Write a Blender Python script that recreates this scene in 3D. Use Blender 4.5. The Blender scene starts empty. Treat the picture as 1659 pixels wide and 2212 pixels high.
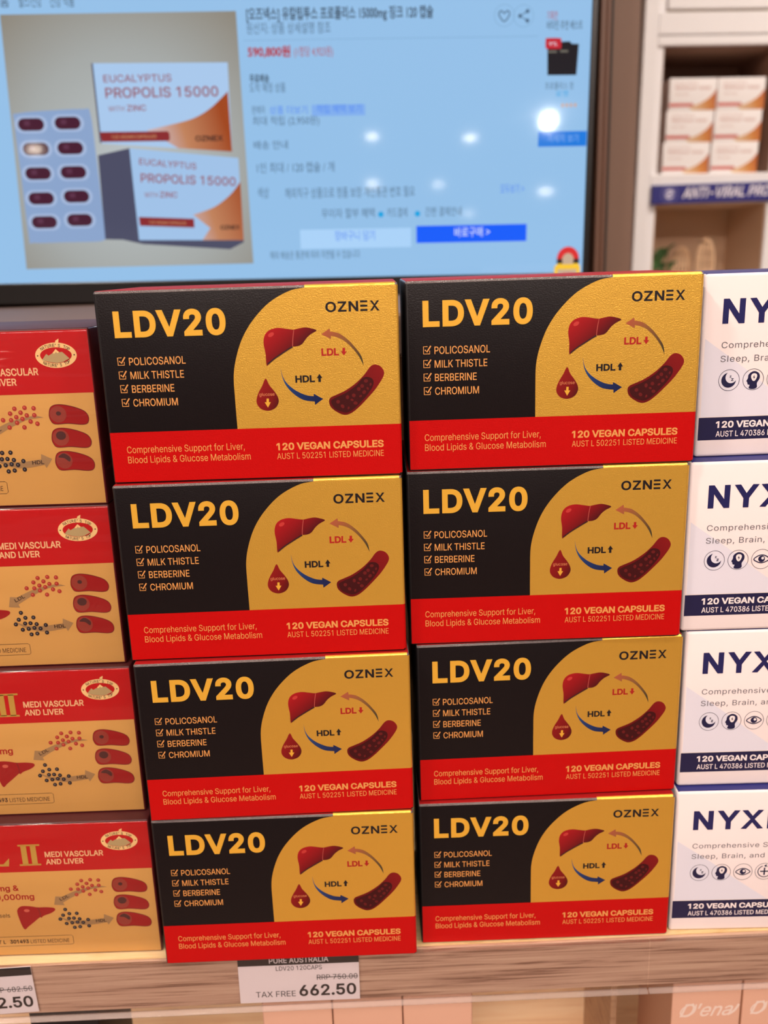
import bpy, bmesh, math, random
from mathutils import Matrix, Vector
from mathutils.geometry import tessellate_polygon, delaunay_2d_cdt
random.seed(4)
C = bpy.context.scene.collection
SC = bpy.context.scene

def lin(c):
    return tuple(((v/255)/12.92 if v/255 <= .04045 else ((v/255+.055)/1.055)**2.4) for v in c)

# ------------------------------------------------------------------ camera, world, exposure
FPX = 1950.0
cd = bpy.data.cameras.new('camera'); cam = bpy.data.objects.new('camera', cd); C.objects.link(cam)
pitch, roll, yaw = 0.26784434, -0.03259569, 0.01746820
cy_, sy_ = math.cos(yaw), math.sin(yaw)
fwd = Vector((sy_*math.cos(pitch), cy_*math.cos(pitch), -math.sin(pitch)))
rt = Vector((cy_, -sy_, 0)); up = rt.cross(fwd)
r_ = rt*math.cos(roll)+up*math.sin(roll); u_ = -rt*math.sin(roll)+up*math.cos(roll)
M = Matrix((r_, u_, -fwd)).transposed().to_4x4(); M.translation = Vector((-0.0081978, -0.4284749, 0.3723747))
cam.matrix_world = M
cd.sensor_fit = 'HORIZONTAL'; cd.sensor_width = 36; cd.lens = 36*FPX/1659
cd.clip_start = .02; cd.clip_end = 100
cd.dof.use_dof = True; cd.dof.focus_distance = .445; cd.dof.aperture_fstop = cd.lens/4.3
SC.camera = cam
w = bpy.data.worlds.new('world'); SC.world = w; w.use_nodes = True
w.node_tree.nodes['Background'].inputs[0].default_value = (1, .86, .82, 1)
w.node_tree.nodes['Background'].inputs[1].default_value = .20
vs = SC.view_settings
vs.view_transform = 'Standard'; vs.look = 'None'; vs.gamma = 1; vs.use_curve_mapping = False; vs.exposure = 0.0
LAMP = (1, .83, .765)
DOWNLIGHT_W = 7.0
KEY_W = 2.6
PANEL_W = 22.5

# ------------------------------------------------------------------ materials
MATS = {}
def mat(name, rgb, rough=.5, metal=0., spec=.5, bump=None, emit=0., coat=0., alpha=1.):
    if name in MATS: return MATS[name]
    m = bpy.data.materials.new(name); m.use_nodes = True; nt = m.node_tree
    b = nt.nodes['Principled BSDF']; c = (*lin(rgb), 1)
    b.inputs['Base Color'].default_value = c; b.inputs['Roughness'].default_value = rough
    b.inputs['Metallic'].default_value = metal; b.inputs['Specular IOR Level'].default_value = spec
    b.inputs['Coat Weight'].default_value = coat; b.inputs['Coat Roughness'].default_value = .05
    b.inputs['Alpha'].default_value = alpha
    if emit:
        b.inputs['Emission Color'].default_value = c; b.inputs['Emission Strength'].default_value = emit
        b.inputs['Base Color'].default_value = (0.004, .004, .005, 1)
    if bump:
        sc, st, ds = bump
        tc = nt.nodes.new('ShaderNodeTexCoord'); n = nt.nodes.new('ShaderNodeTexNoise'); bp = nt.nodes.new('ShaderNodeBump')
        n.inputs['Scale'].default_value = sc; n.inputs['Detail'].default_value = 2
        bp.inputs['Strength'].default_value = st; bp.inputs['Distance'].default_value = ds
        nt.links.new(tc.outputs['Object'], n.inputs['Vector']); nt.links.new(n.outputs['Fac'], bp.inputs['Height'])
        nt.links.new(bp.outputs['Normal'], b.inputs['Normal'])
    MATS[name] = m; return m

def grad_mat(name, stops, p0, p1, rough=.4, spec=.5, emit=0., spherical=False):
    """printed (or displayed) colour blend along the object-space line p0 -> p1 (metres)."""
    m = mat(name, (255, 255, 255), rough, 0, spec, emit=emit); nt = m.node_tree; b = nt.nodes['Principled BSDF']
    tc = nt.nodes.new('ShaderNodeTexCoord'); vm = nt.nodes.new('ShaderNodeVectorMath'); vm.operation = 'SUBTRACT'
    vm.inputs[1].default_value = p0; nt.links.new(tc.outputs['Object'], vm.inputs[0])
    d = Vector(p1)-Vector(p0); L2 = d.dot(d)
    rp = nt.nodes.new('ShaderNodeValToRGB')
    if spherical:
        ln = nt.nodes.new('ShaderNodeVectorMath'); ln.operation = 'LENGTH'; nt.links.new(vm.outputs[0], ln.inputs[0])
        dv = nt.nodes.new('ShaderNodeMath'); dv.operation = 'DIVIDE'; dv.inputs[1].default_value = math.sqrt(L2)
        nt.links.new(ln.outputs['Value'], dv.inputs[0]); nt.links.new(dv.outputs[0], rp.inputs[0])
    else:
        dt = nt.nodes.new('ShaderNodeVectorMath'); dt.operation = 'DOT_PRODUCT'; dt.inputs[1].default_value = d/L2
        nt.links.new(vm.outputs[0], dt.inputs[0]); nt.links.new(dt.outputs['Value'], rp.inputs[0])
    e = rp.color_ramp.elements
    while len(e) < len(stops): e.new(.5)
    for i, (t, c) in enumerate(stops): e[i].position = t; e[i].color = (*lin(c), 1)
    nt.links.new(rp.outputs[0], b.inputs['Emission Color' if emit else 'Base Color'])
    return m

def wood_mat(name, c1, c2, c3, scale=(6, 60, 260), rough=.45):
    m = mat(name, c1, rough); nt = m.node_tree; b = nt.nodes['Principled BSDF']
    tc = nt.nodes.new('ShaderNodeTexCoord'); mp = nt.nodes.new('ShaderNodeMapping'); mp.inputs['Scale'].default_value = scale
    n = nt.nodes.new('ShaderNodeTexNoise'); n.inputs['Scale'].default_value = 1; n.inputs['Detail'].default_value = 7; n.inputs['Roughness'].default_value = .68
    n.inputs['Distortion'].default_value = .5
    rp = nt.nodes.new('ShaderNodeValToRGB'); e = rp.color_ramp.elements
    e[0].position = .37; e[0].color = (*lin(c3), 1); e[1].position = .64; e[1].color = (*lin(c2), 1)
    k = e.new(.47); k.color = (*lin(c1), 1)
    nt.links.new(tc.outputs['Object'], mp.inputs[0]); nt.links.new(mp.outputs[0], n.inputs['Vector'])
    nt.links.new(n.outputs['Fac'], rp.inputs[0]); nt.links.new(rp.outputs[0], b.inputs['Base Color'])
    return m

def film_mat(name, tint, gloss=.16, rough=.06, bump=None):
    """thin clear plastic: see-through sheet with a Fresnel gloss."""
    m = bpy.data.materials.new(name); m.use_nodes = True; nt = m.node_tree; nt.nodes.clear()
    o = nt.nodes.new('ShaderNodeOutputMaterial'); mx = nt.nodes.new('ShaderNodeMixShader')
    t = nt.nodes.new('ShaderNodeBsdfTransparent'); g = nt.nodes.new('ShaderNodeBsdfGlossy'); lw = nt.nodes.new('ShaderNodeLayerWeight')
    lw.inputs[0].default_value = .5
    pw = nt.nodes.new('ShaderNodeMath'); pw.operation = 'POWER'; pw.inputs[1].default_value = 4
    ad = nt.nodes.new('ShaderNodeMath'); ad.operation = 'ADD'; ad.inputs[1].default_value = gloss
    t.inputs[0].default_value = (*tint, 1); g.inputs['Roughness'].default_value = rough
    nt.links.new(lw.outputs['Facing'], pw.inputs[0]); nt.links.new(pw.outputs[0], ad.inputs[0]); nt.links.new(ad.outputs[0], mx.inputs[0])
    nt.links.new(t.outputs[0], mx.inputs[1]); nt.links.new(g.outputs[0], mx.inputs[2]); nt.links.new(mx.outputs[0], o.inputs[0])
    if bump:
        tc = nt.nodes.new('ShaderNodeTexCoord'); mp = nt.nodes.new('ShaderNodeMapping'); mp.inputs['Scale'].default_value = bump[0]
        n = nt.nodes.new('ShaderNodeTexNoise'); n.inputs['Scale'].default_value = 1; n.inputs['Detail'].default_value = 1.5
        bp = nt.nodes.new('ShaderNodeBump'); bp.inputs['Strength'].default_value = bump[1]; bp.inputs['Distance'].default_value = bump[2]
        nt.links.new(tc.outputs['Object'], mp.inputs[0]); nt.links.new(mp.outputs[0], n.inputs['Vector'])
        nt.links.new(n.outputs['Fac'], bp.inputs['Height']); nt.links.new(bp.outputs['Normal'], g.inputs['Normal']); nt.links.new(bp.outputs['Normal'], lw.inputs['Normal'])
    MATS[name] = m; return m

# ------------------------------------------------------------------ object helpers
def thing(name, label, cat, loc=(0, 0, 0), rot=(0, 0, 0), group=None, scale=None):
    o = bpy.data.objects.new(name, None); C.objects.link(o); o.empty_display_size = .02
    o.location = loc; o.rotation_euler = rot; o['label'] = label; o['category'] = cat
    if group: o['group'] = group
    if scale: o.scale = scale
    return o
def link(name, me, parent=None, mats=()):
    o = bpy.data.objects.new(name, me); C.objects.link(o)
    for m in mats: me.materials.append(m)
    if parent: o.parent = parent
    return o
def struct(o): o['kind'] = 'structure'; return o
def dup(root, name, label, group, loc, rotz, scale=(1, 1, 1)):
    r = root.copy(); C.objects.link(r); r.name = name; r.location = loc; r.rotation_euler = (0, 0, rotz); r.scale = scale
    r['label'] = label; r['group'] = group
    for ch in root.children:
        c = ch.copy(); C.objects.link(c); c.parent = r
        for g in ch.children:
            d = g.copy(); C.objects.link(d); d.parent = c
    return r

class Geo:
    """collects faces with materials; build() links ONE mesh object."""
    def __init__(s): s.v = []; s.f = []; s.mi = []; s.mats = []
    def m(s, mt):
        if mt not in s.mats: s.mats.append(mt)
        return s.mats.index(mt)
    def add(s, vs, fs, mt):
        o = len(s.v); i = s.m(mt); s.v += [tuple(v) for v in vs]; s.f += [tuple(o+k for k in f) for f in fs]; s.mi += [i]*len(fs); return s
    def box(s, a, b, mt, bev=0, seg=2):
        bm = bmesh.new(); bmesh.ops.create_cube(bm, size=1)
        for v in bm.verts: v.co = Vector([(a[i]+b[i])/2+v.co[i]*(b[i]-a[i]) for i in range(3)])
        if bev: bmesh.ops.bevel(bm, geom=bm.edges[:], offset=bev, segments=seg, profile=.5, affect='EDGES')
        bm.verts.index_update(); s.add([v.co for v in bm.verts], [[v.index for v in f.verts] for f in bm.faces], mt); bm.free(); return s
    def tube(s, pts, r, mt, n=8, closed=False):
        pts = [Vector(p) for p in pts]; rings = []; N = len(pts); rr = r if isinstance(r, (list, tuple)) else [r]*N
        for i, p in enumerate(pts):
            a = pts[(i-1) % N] if (i or closed) else p; b = pts[(i+1) % N] if (i < N-1 or closed) else p
            t = (b-a).normalized(); q = Vector((0, 0, 1)) if abs(t.z) < .9 else Vector((1, 0, 0)); x = t.cross(q).normalized(); y = t.cross(x)
            rings.append([p+(x*math.cos(2*math.pi*k/n)+y*math.sin(2*math.pi*k/n))*rr[i] for k in range(n)])
        vs = [v for R in rings for v in R]; fs = []
        for i in range(N if closed else N-1):
            for k in range(n): fs.append((i*n+k, i*n+(k+1) % n, ((i+1) % N)*n+(k+1) % n, ((i+1) % N)*n+k))
        if not closed: fs += [tuple(range(n))[::-1], tuple((N-1)*n+k for k in range(n))]
        return s.add(vs, fs, mt)
    def lathe(s, prof, mt, n=24, c=(0, 0, 0)):
        vs = []; fs = []
        for r, z in prof:
            for k in range(n): a = 2*math.pi*k/n; vs.append((c[0]+r*math.cos(a), c[1]+r*math.sin(a), c[2]+z))
        for i in range(len(prof)-1):
            for k in range(n): fs.append((i*n+k, i*n+(k+1) % n, (i+1)*n+(k+1) % n, (i+1)*n+k))
        return s.add(vs, fs, mt)
    # flat print on a face that looks towards -y; 2D points in millimetres (x right, z up); off = lift in mm
    def poly(s, pts, mt, off):
        tri = tessellate_polygon([[Vector((p[0], p[1], 0)) for p in pts]])
        vs = [(p[0]/1000, -off/1000, p[1]/1000) for p in pts]; fs = []
        for t in tri:
            a, b, c = [pts[k] for k in t]
            ccw = (b[0]-a[0])*(c[1]-a[1])-(b[1]-a[1])*(c[0]-a[0]) > 0
            fs.append(t if ccw else t[::-1])
        return s.add(vs, fs, mt)
    def rect(s, x0, z0, x1, z1, mt, off): return s.poly([(x0, z0), (x1, z0), (x1, z1), (x0, z1)], mt, off)
    def stroke(s, pts, wd, mt, off, closed=False):
        N = len(pts); L = []; R = []
        for i, p in enumerate(pts):
            a = pts[(i-1) % N] if (i or closed) else p; b = pts[(i+1) % N] if (i < N-1 or closed) else p
            dx, dz = b[0]-a[0], b[1]-a[1]; l = math.hypot(dx, dz) or 1; nx, nz = -dz/l*wd/2, dx/l*wd/2
            L.append((p[0]+nx, p[1]+nz)); R.append((p[0]-nx, p[1]-nz))
        vs = [(p[0]/1000, -off/1000, p[1]/1000) for p in L+R]
        fs = [(N+i, N+(i+1) % N, (i+1) % N, i) for i in range(N if closed else N-1)]
        return s.add(vs, fs, mt)
    def disc(s, x, z, rx, mt, off, rz=None, n=20, rot=0):
        rz = rz or rx; c, q = math.cos(rot), math.sin(rot); P = []
        for k in range(n):
            a = 2*math.pi*k/n; ex, ez = rx*math.cos(a), rz*math.sin(a); P.append((x+ex*c-ez*q, z+ex*q+ez*c))
        return s.poly(P, mt, off)
    def ring(s, x, z, rx, wd, mt, off, rz=None, n=32):
        rz = rz or rx
        return s.stroke([(x+rx*math.cos(2*math.pi*k/n), z+rz*math.sin(2*math.pi*k/n)) for k in range(n)], wd, mt, off, True)
    def text(s, body, x0, base, mt, off, width=None, cap=3., bold=0., shear=0., spacing=1., right=False, rot=0.):
        V, F = text_geo(body, bold, shear, spacing); k = cap/CAP
        xs = [v[0] for v in V]; a, b = min(xs), max(xs); kx = width/(b-a) if width else k
        if right: x0 = x0-(b-a)*kx
        P = [((v[0]-a)*kx, v[1]*k, v[2]) for v in V]; c, q = math.cos(rot), math.sin(rot)
        return s.add([((x0+p[0]*c-p[1]*q)/1000, -(off+p[2])/1000, (base+p[0]*q+p[1]*c)/1000) for p in P], F, mt)
    def build(s, name, parent=None, smooth=False):
        me = bpy.data.meshes.new(name); me.from_pydata(s.v, [], s.f)
        for m in s.mats: me.materials.append(m)
        me.polygons.foreach_set('material_index', s.mi)
        if smooth: me.polygons.foreach_set('use_smooth', [True]*len(s.f))
        me.update(); return link(name, me, parent)

try:   # the humanist sans that ships with Blender; the built-in face is the fallback
    FONT = bpy.data.fonts.load(bpy.utils.system_resource('DATAFILES', path='fonts')+'/Inter.woff2')
except Exception:
    FONT = None
_TG = {}
def _outlines(me):
    adj = {}
    for e in me.edges:
        i, j = e.vertices; adj.setdefault(i, []).append(j); adj.setdefault(j, []).append(i)
    loops, seen = [], set()
    for st in range(len(me.vertices)):
        if st in seen or st not in adj: continue
        L = [st]; seen.add(st); c = st
        while True:
            nx = [k for k in adj[c] if k not in seen]
            if not nx: break
            c = nx[0]; seen.add(c); L.append(c)
        P = []
        for i in L:
            q = me.vertices[i].co
            if not P or math.hypot(q.x-P[-1][0], q.y-P[-1][1]) > 1e-4: P.append((q.x, q.y))
        if len(P) > 2: loops.append(P)
    return loops
def _area(P): return sum(P[i-1][0]*P[i][1]-P[i][0]*P[i-1][1] for i in range(len(P)))/2
def _grow(P, d):
    out = []; n = len(P)
    for i in range(n):
        (ax, ay), (bx, by), (cx, cy) = P[i-1], P[i], P[(i+1) % n]
        l1 = math.hypot(bx-ax, by-ay) or 1; l2 = math.hypot(cx-bx, cy-by) or 1
        n1 = (-(by-ay)/l1, (bx-ax)/l1); n2 = (-(cy-by)/l2, (cx-bx)/l2)
        mx, my = n1[0]+n2[0], n1[1]+n2[1]; k = 2*d/max(mx*mx+my*my, 1.1)
        out.append((bx+mx*k, by+my*k))
    return out
def text_geo(body, bold=0., shear=0., spacing=1.):
    """flat lettering; bold > 0 thickens every stroke by that much per side (in ems)"""
    key = (body, bold, shear, spacing)
    if key in _TG: return _TG[key]
    cu = bpy.data.curves.new('t', 'FONT'); cu.body = body; cu.size = 1; cu.fill_mode = 'NONE'
    sans = FONT and all(ord(c) < 0x400 for c in body)
    if sans: cu.font = FONT; cu.body = body.replace('I', '\u0399').replace('l', '\u0399')   # plain upright strokes
    cu.shear = shear; cu.space_character = spacing; cu.resolution_u = 3
    o = bpy.data.objects.new('t', cu); C.objects.link(o); bpy.context.view_layer.update()
    me = bpy.data.meshes.new_from_object(o.evaluated_get(bpy.context.evaluated_depsgraph_get()))
    loops = _outlines(me)
    bpy.data.objects.remove(o); bpy.data.curves.remove(cu); bpy.data.meshes.remove(me)
    if sans and '1' in body:                     # the foot under this face's figure one
        dim = lambda P: (max(p[0] for p in P)-min(p[0] for p in P), max(p[1] for p in P)-min(p[1] for p in P))
        loops = [P for P in loops if not (len(P) == 4 and abs(dim(P)[0]-.315) < .01 and abs(dim(P)[1]-.055) < .006)]
    big = max(loops, key=lambda P: abs(_area(P)))
    if _area(big) > 0: loops = [P[::-1] for P in loops]
    if bold: loops = [_grow(P, bold) for P in loops]
    boxes = [[min(p[0] for p in P), max(p[0] for p in P), min(p[1] for p in P), max(p[1] for p in P)] for P in loops]
    todo = list(range(len(loops))); V, F = [], []
    while todo:                                  # outlines that touch are filled together, non-zero winding
        grp = [todo.pop(0)]; grown = True
        while grown:
            grown = False
            for k in todo[:]:
                if any(boxes[k][0] <= boxes[q][1] and boxes[q][0] <= boxes[k][1] and boxes[k][2] <= boxes[q][3] and boxes[q][2] <= boxes[k][3] for q in grp):
                    grp.append(k); todo.remove(k); grown = True
        pts, eds = [], []
        for k in grp:
            n0 = len(pts); n = len(loops[k]); pts += loops[k]; eds += [(n0+i, n0+(i+1) % n) for i in range(n)]
        r = delaunay_2d_cdt([Vector(p) for p in pts], eds, [], 0, 1e-5)
        vv, tris = r[0], r[2]; b0 = len(V); V += [(p.x, p.y+bold, 0.) for p in vv]
        for t in tris:
            cx = sum(vv[i].x for i in t)/len(t); cy = sum(vv[i].y for i in t)/len(t); wn = 0
            for i, j in eds:
                (x1, y1), (x2, y2) = pts[i], pts[j]
                if (y1 <= cy) != (y2 <= cy):
                    if cx < (x2-x1)*(cy-y1)/(y2-y1)+x1: wn += 1 if y2 > y1 else -1
            if wn: 
                q = [vv[i] for i in t]; ccw = (q[1].x-q[0].x)*(q[2].y-q[0].y)-(q[1].y-q[0].y)*(q[2].x-q[0].x) > 0
                F.append(tuple(b0+i for i in (t if ccw else t[::-1])))
    if bold:
        k = CAP/(CAP+2*bold) if CAP else 1; V = [(v[0], v[1]*k, v[2]) for v in V]
    _TG[key] = (V, F); return V, F
CAP = 0
CAP = max(v[1] for v in text_geo('H')[0])

def smooth(pts, n=5, closed=True):
    out = []; N = len(pts); rng = range(N if closed else N-1)
    for i in rng:
        g = lambda k: pts[k % N] if closed else pts[min(max(k, 0), N-1)]
        p0, p1, p2, p3 = g(i-1), g(i), g(i+1), g(i+2)
        for j in range(n):
            t = j/n
            out.append(tuple(.5*(2*p1[k]+(p2[k]-p0[k])*t+(2*p0[k]-5*p1[k]+4*p2[k]-p3[k])*t*t+(3*p1[k]-p0[k]-3*p2[k]+p3[k])*t**3) for k in (0, 1)))
    if not closed: out.append(pts[-1])
    return out

def carton_body(name, wd, d, h, r, front, top, side, parent, edge=None):
    """folded card box, origin at the lower left corner of its front, crisp rounded folds."""
    bm = bmesh.new(); bmesh.ops.create_cube(bm, size=1)
    for v in bm.verts: v.co = Vector(((v.co.x+.5)*wd, (v.co.y+.5)*d, (v.co.z+.5)*h))
    bmesh.ops.bevel(bm, geom=bm.edges[:], offset=r, segments=3, profile=.5, affect='EDGES')
    me = bpy.data.meshes.new(name)
    for f in bm.faces:
        n = f.normal; f.material_index = 1 if n.z > .75 or n.z < -.75 else (2 if abs(n.x) > .75 or n.y > .5 else 0); f.smooth = True
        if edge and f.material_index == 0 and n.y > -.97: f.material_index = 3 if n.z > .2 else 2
    bm.to_mesh(me); bm.free()
    me.set_sharp_from_angle(angle=math.radians(40))
    return link(name, me, parent, (front, top, side)+((edge,) if edge else ()))

def fold_strip(g, x0, x1, h, r, mt, off, n=5):
    """print that wraps over the top front fold"""
    R = r+off/1000; vs = []
    for k in range(n+1):
        a = math.pi/2*k/n; y = r-R*math.cos(a); z = h-r+R*math.sin(a)
        vs += [(x0/1000, y, z), (x1/1000, y, z)]
    g.add(vs, [(2*k, 2*k+1, 2*k+3, 2*k+2) for k in range(n)], mt)
def side_strip(g, z0, z1, wd, r, mt, off, n=4):
    """print that wraps over the right front fold"""
    R = r+off/1000; vs = []
    for k in range(n+1):
        a = math.pi/2*k/n; y = r-R*math.cos(a); x = wd-r+R*math.sin(a)
        vs += [(x, y, z0/1000), (x, y, z1/1000)]
    g.add(vs, [(2*k, 2*k+2, 2*k+3, 2*k+1) for k in range(n)], mt)

# ------------------------------------------------------------------ palette
FOIL = (1500, .35, .0003)
m_black = mat('black_foil_card', (20, 14, 16), .36, 0, .24, FOIL)
m_redtop = mat('red_card_top', (150, 20, 22), .55, 0, .2)
m_bedge = mat('worn_glint_fold', (108, 98, 98), .22, 0, 1., (2600, .9, .0006))  # pale base: worn card plus highlight glints put into the colour
m_side = mat('black_card_side', (20, 16, 18), .5)
m_gold = mat('gold_foil', (250, 196, 82), .36, .75, .5, (1700, .45, .0003))
m_goldink = mat('gold_ink', (246, 188, 66), .4, .4, .5)
m_red = mat('red_foil', (190, 9, 10), .36, .1, .22, FOIL)
m_paleink = mat('pale_gold_ink', (230, 160, 88), .45, .2)
m_ink = mat('black_ink', (22, 16, 24), .35)
m_dred = mat('dark_red_ink', (165, 22, 22), .4)
m_navyink = mat('navy_ink', (22, 34, 84), .35)
m_white = mat('white_card', (240, 226, 226), .5, 0, .25)
m_lilac = mat('lilac_tint', (220, 217, 230), .5, 0, .3)
m_navy = mat('navy_print', (28, 26, 66), .38)
m_navyfoil = mat('navy_foil', (44, 44, 104), .3, .35, .5, FOIL)
m_navytop = mat('navy_top', (38, 40, 110), .45)
m_grey = mat('grey_ink', (96, 92, 100), .5)

# ------------------------------------------------------------------ the room
FLOOR, CEIL = -1.12, 1.3
g = Geo(); g.box((-5, -24, FLOOR-.05), (7, 2.2, FLOOR), mat('floor_tile', (156, 130, 114), .35)); struct(g.build('floor'))
g = Geo(); g.box((-5, -24, CEIL), (7, 2.2, CEIL+.05), mat('ceiling_paint', (238, 228, 218), .8)); struct(g.build('ceiling'))
m_brown = mat('brown_wall_panel', (112, 86, 72), .6)
g = Geo(); g.box((-2.6, .5, FLOOR), (.262, 1.2, CEIL), m_brown); struct(g.build('wall_back'))
m_ledge = mat('brown_ledge', (114, 90, 78), .6)
m_trim = mat('brown_trim', (100, 68, 52), .45); m_trimd = mat('dark_trim_gap', (52, 38, 31), .6)
g = Geo(); g.box((-.62, .125, .318), (.2, .4999, .344), m_ledge, .002); struct(g.build('trim_4'))
g = Geo(); g.box((.2195, .478, FLOOR), (.2255, .5, CEIL), m_trim, .0012); struct(g.build('trim_1'))
g = Geo(); g.box((.2268, .484, FLOOR), (.2312, .5, CEIL), m_trim, .0012); struct(g.build('trim_2'))
g = Geo(); g.box((.2312, .494, FLOOR), (.2362, .5, CEIL), m_trimd); struct(g.build('trim_3'))
g = Geo(); g.box((.262, 1.2, FLOOR), (3.0, 1.3, CEIL), mat('cream_wall', (222, 206, 192), .7)); struct(g.build('wall_right'))

# ------------------------------------------------------------------ ceiling lamps
m_lampglow = mat('lamp_glow', (255, 236, 214), emit=190.); m_lampglow.node_tree.nodes['Principled BSDF'].inputs['Emission Color'].default_value = (1, .86, .7, 1)
m_lampbig = mat('lamp_glow_strong', (255, 250, 245), emit=160.)
m_lamprim = mat('lamp_rim', (240, 236, 230), .4)
def downlight(x, y, r, label, watt, glow, tilt=0.):
    t = thing('ceiling_light', label, 'ceiling light', (x, y, CEIL-.0005-(r*1.2*math.sin(tilt))), (tilt, 0, 0), 'downlights in the shop ceiling')
    a = Geo(); a.lathe([(r*1.2, 0), (r*1.2, -.008), (r, -.012), (r, -.004), (r*.98, 0)], m_lamprim, 32); a.build('rim', t, True)
    b = Geo(); b.lathe([(r*.98, -.006), (r*.5, -.0065), (.0001, -.007)], glow, 32); b.build('diffuser', t)
    if watt:
        L = bpy.data.lights.new('lamp_beam', 'AREA'); L.shape = 'DISK'; L.size = r*1.9; L.energy = watt; L.color = LAMP if y < 0 else (1, .93, .92)
        o = bpy.data.objects.new('lamp_beam', L); C.objects.link(o); o.parent = t; o.location = (0, 0, -.02)
for x, y, r, lb, wt, gl in [
    (1.27, -5.06, .046, 'ceiling downlight mirrored as the largest white glare spot on the television', 0, m_lampbig),
    (.12, -5.89, .05, 'ceiling downlight mirrored as the slanted glare streak in mid screen', 0, m_lampglow),
    (.88, -6.13, .055, 'ceiling downlight mirrored as the upper oval glare right of mid screen', 0, m_lampglow),
    (.18, -9.96, .085, 'ceiling downlight mirrored just below the slanted glare streak on the screen', 0, m_lampglow),
    (.99, -10.38, .075, 'ceiling downlight mirrored as the pale spot in the lower middle of the screen', 0, m_lampglow),
    (2.65, -12.1, .12, 'ceiling downlight mirrored as the lower oval glare near the screen edge', 0, m_lampglow),
    (2.19, -17.5, .12, 'distant ceiling downlight mirrored faintly above the blue on-screen button', 0, m_lampglow),
    (-2.43, -6.04, .06, 'ceiling downlight mirrored as the glow on the pictured pill blister', 0, m_lampglow),
    (-.62, -.5, .06, 'ceiling downlight above the red cartons at the shelf end', KEY_W, m_lampglow),
    (.5, -.42, .06, 'ceiling downlight above the white cartons at the shelf end', KEY_W*.2, m_lampglow),
    (.05, -1.25, .06, 'ceiling downlight behind the viewer, in line with the black cartons', KEY_W*1.4, m_lampglow),
    (.85, .25, .06, 'added ceiling downlight brightening the white wall cabinet', 5.2, m_lampglow),  # unseen lamp, added here to lift the dark cabinet
    (-1.2, -1.8, .06, 'ceiling downlight far to the left behind the viewer', KEY_W*2, m_lampglow)]:
    downlight(x, y, r, lb, wt, gl, 1.1 if gl is m_lampbig else 0.)

m_panel = mat('panel_glow', (255, 240, 226), emit=8.)  # unseen panels added as frontal fill light on the cartons
for x, lb in ((-.62, 'added fill light panel behind the viewer, on the carton side of the left downlights'), (.72, 'added fill light panel behind the viewer, in line with the white cartons')):
    t = thing('fill_panel', lb, 'ceiling light', (x, -1.72, CEIL-.0005), (0, 0, 0), 'added fill panels behind the viewer')
    g = Geo()
    for a, b in (((-.56, -.17, -.02), (.56, -.15, 0)), ((-.56, .15, -.02), (.56, .17, 0)), ((-.56, -.15, -.02), (-.54, .15, 0)), ((.54, -.15, -.02), (.56, .15, 0))): g.box(a, b, m_lamprim)
    g.build('frame', t)
    g = Geo(); g.box((-.54, -.15, -.012), (.54, .15, -.004), m_panel); g.build('diffuser', t)
    L = bpy.data.lights.new('panel_beam', 'AREA'); L.shape = 'RECTANGLE'; L.size = 1.06; L.size_y = .28; L.energy = PANEL_W; L.color = LAMP
    o = bpy.data.objects.new('panel_beam', L); C.objects.link(o); o.parent = t; o.location = (0, 0, -.022)

# ------------------------------------------------------------------ television
TVROT = (0, .0125, 0)
tv = thing('television', 'wall-mounted black television showing a shopping page, behind the cartons', 'television', (.20171, .45, .35913), TVROT)
m_bezel = mat('black_bezel', (16, 13, 13), .3)
g = Geo()
SW, SH = .945, .532
g.box((-SW-.006, .002, -.018), (.0045, .045, SH+.008), m_bezel, .002); g.build('housing', tv)
g = Geo()
for a, b in [((-SW-.008, -.003, -.019), (.0055, .004, 0)), ((-SW-.008, -.003, SH), (.0055, .004, SH+.008)),
             ((0, -.003, -.019), (.0055, .004, SH+.008)), ((-SW-.008, -.003, -.019), (-SW, .004, SH+.008))]: g.box(a, b, m_bezel, .001)
g.build('bezel', tv)
TVB = 1.0
def scr(name, rgb): return mat('screen_'+name, rgb, .045, 0, .5, emit=TVB)
s_page = scr('page', (148, 192, 232)); s_dark = scr('dark', (44, 60, 76)); s_grey = scr('grey', (78, 106, 134)); s_red = scr('red', (178, 38, 48))
s_blue = scr('blue', (8, 92, 250)); s_blue2 = scr('bar_blue', (24, 122, 222)); s_lblue = scr('link_blue', (78, 134, 240)); s_chip = scr('chip', (128, 174, 238))
s_btn = scr('pale_button', (170, 210, 248)); s_line = scr('line', (128, 170, 208)); s_cyan = scr('cyan', (20, 164, 226)); s_or = scr('orange', (216, 160, 110))
s_box = scr('carton_white', (168, 200, 236)); s_box2 = scr('carton_white_shade', (160, 194, 232)); s_side = scr('carton_side', (74, 76, 100)); s_bar = scr('carton_bar', (138, 42, 46))
s_txt = scr('carton_text', (150, 76, 84)); s_blis = scr('blister', (138, 164, 204)); s_cup = scr('blister_cup', (166, 186, 220)); s_pill = scr('pill', (70, 26, 48)); s_blk = scr('black', (26, 26, 32)); s_pillhi = scr('pill_light', (92, 48, 72))
s_shadow = scr('pictured_ground', (176, 186, 192)); s_white = scr('white', (225, 236, 250)); s_tag = scr('tag', (196, 36, 52)); s_gold = scr('tin', (110, 106, 96))
s_img = grad_mat('screen_picture_ground', [(0, (186, 194, 196)), (.45, (164, 168, 166)), (.8, (136, 128, 114)), (1, (142, 96, 50))], (-.415, 0, .10), (-.255, 0, .24), .045, .5, TVB, True)
s_sw = grad_mat('screen_swoosh', [(0, (206, 196, 206)), (.5, (192, 130, 92)), (1, (160, 70, 28))], (-.39, 0, .08), (-.318, 0, .10), .045, .5, TVB)
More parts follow.
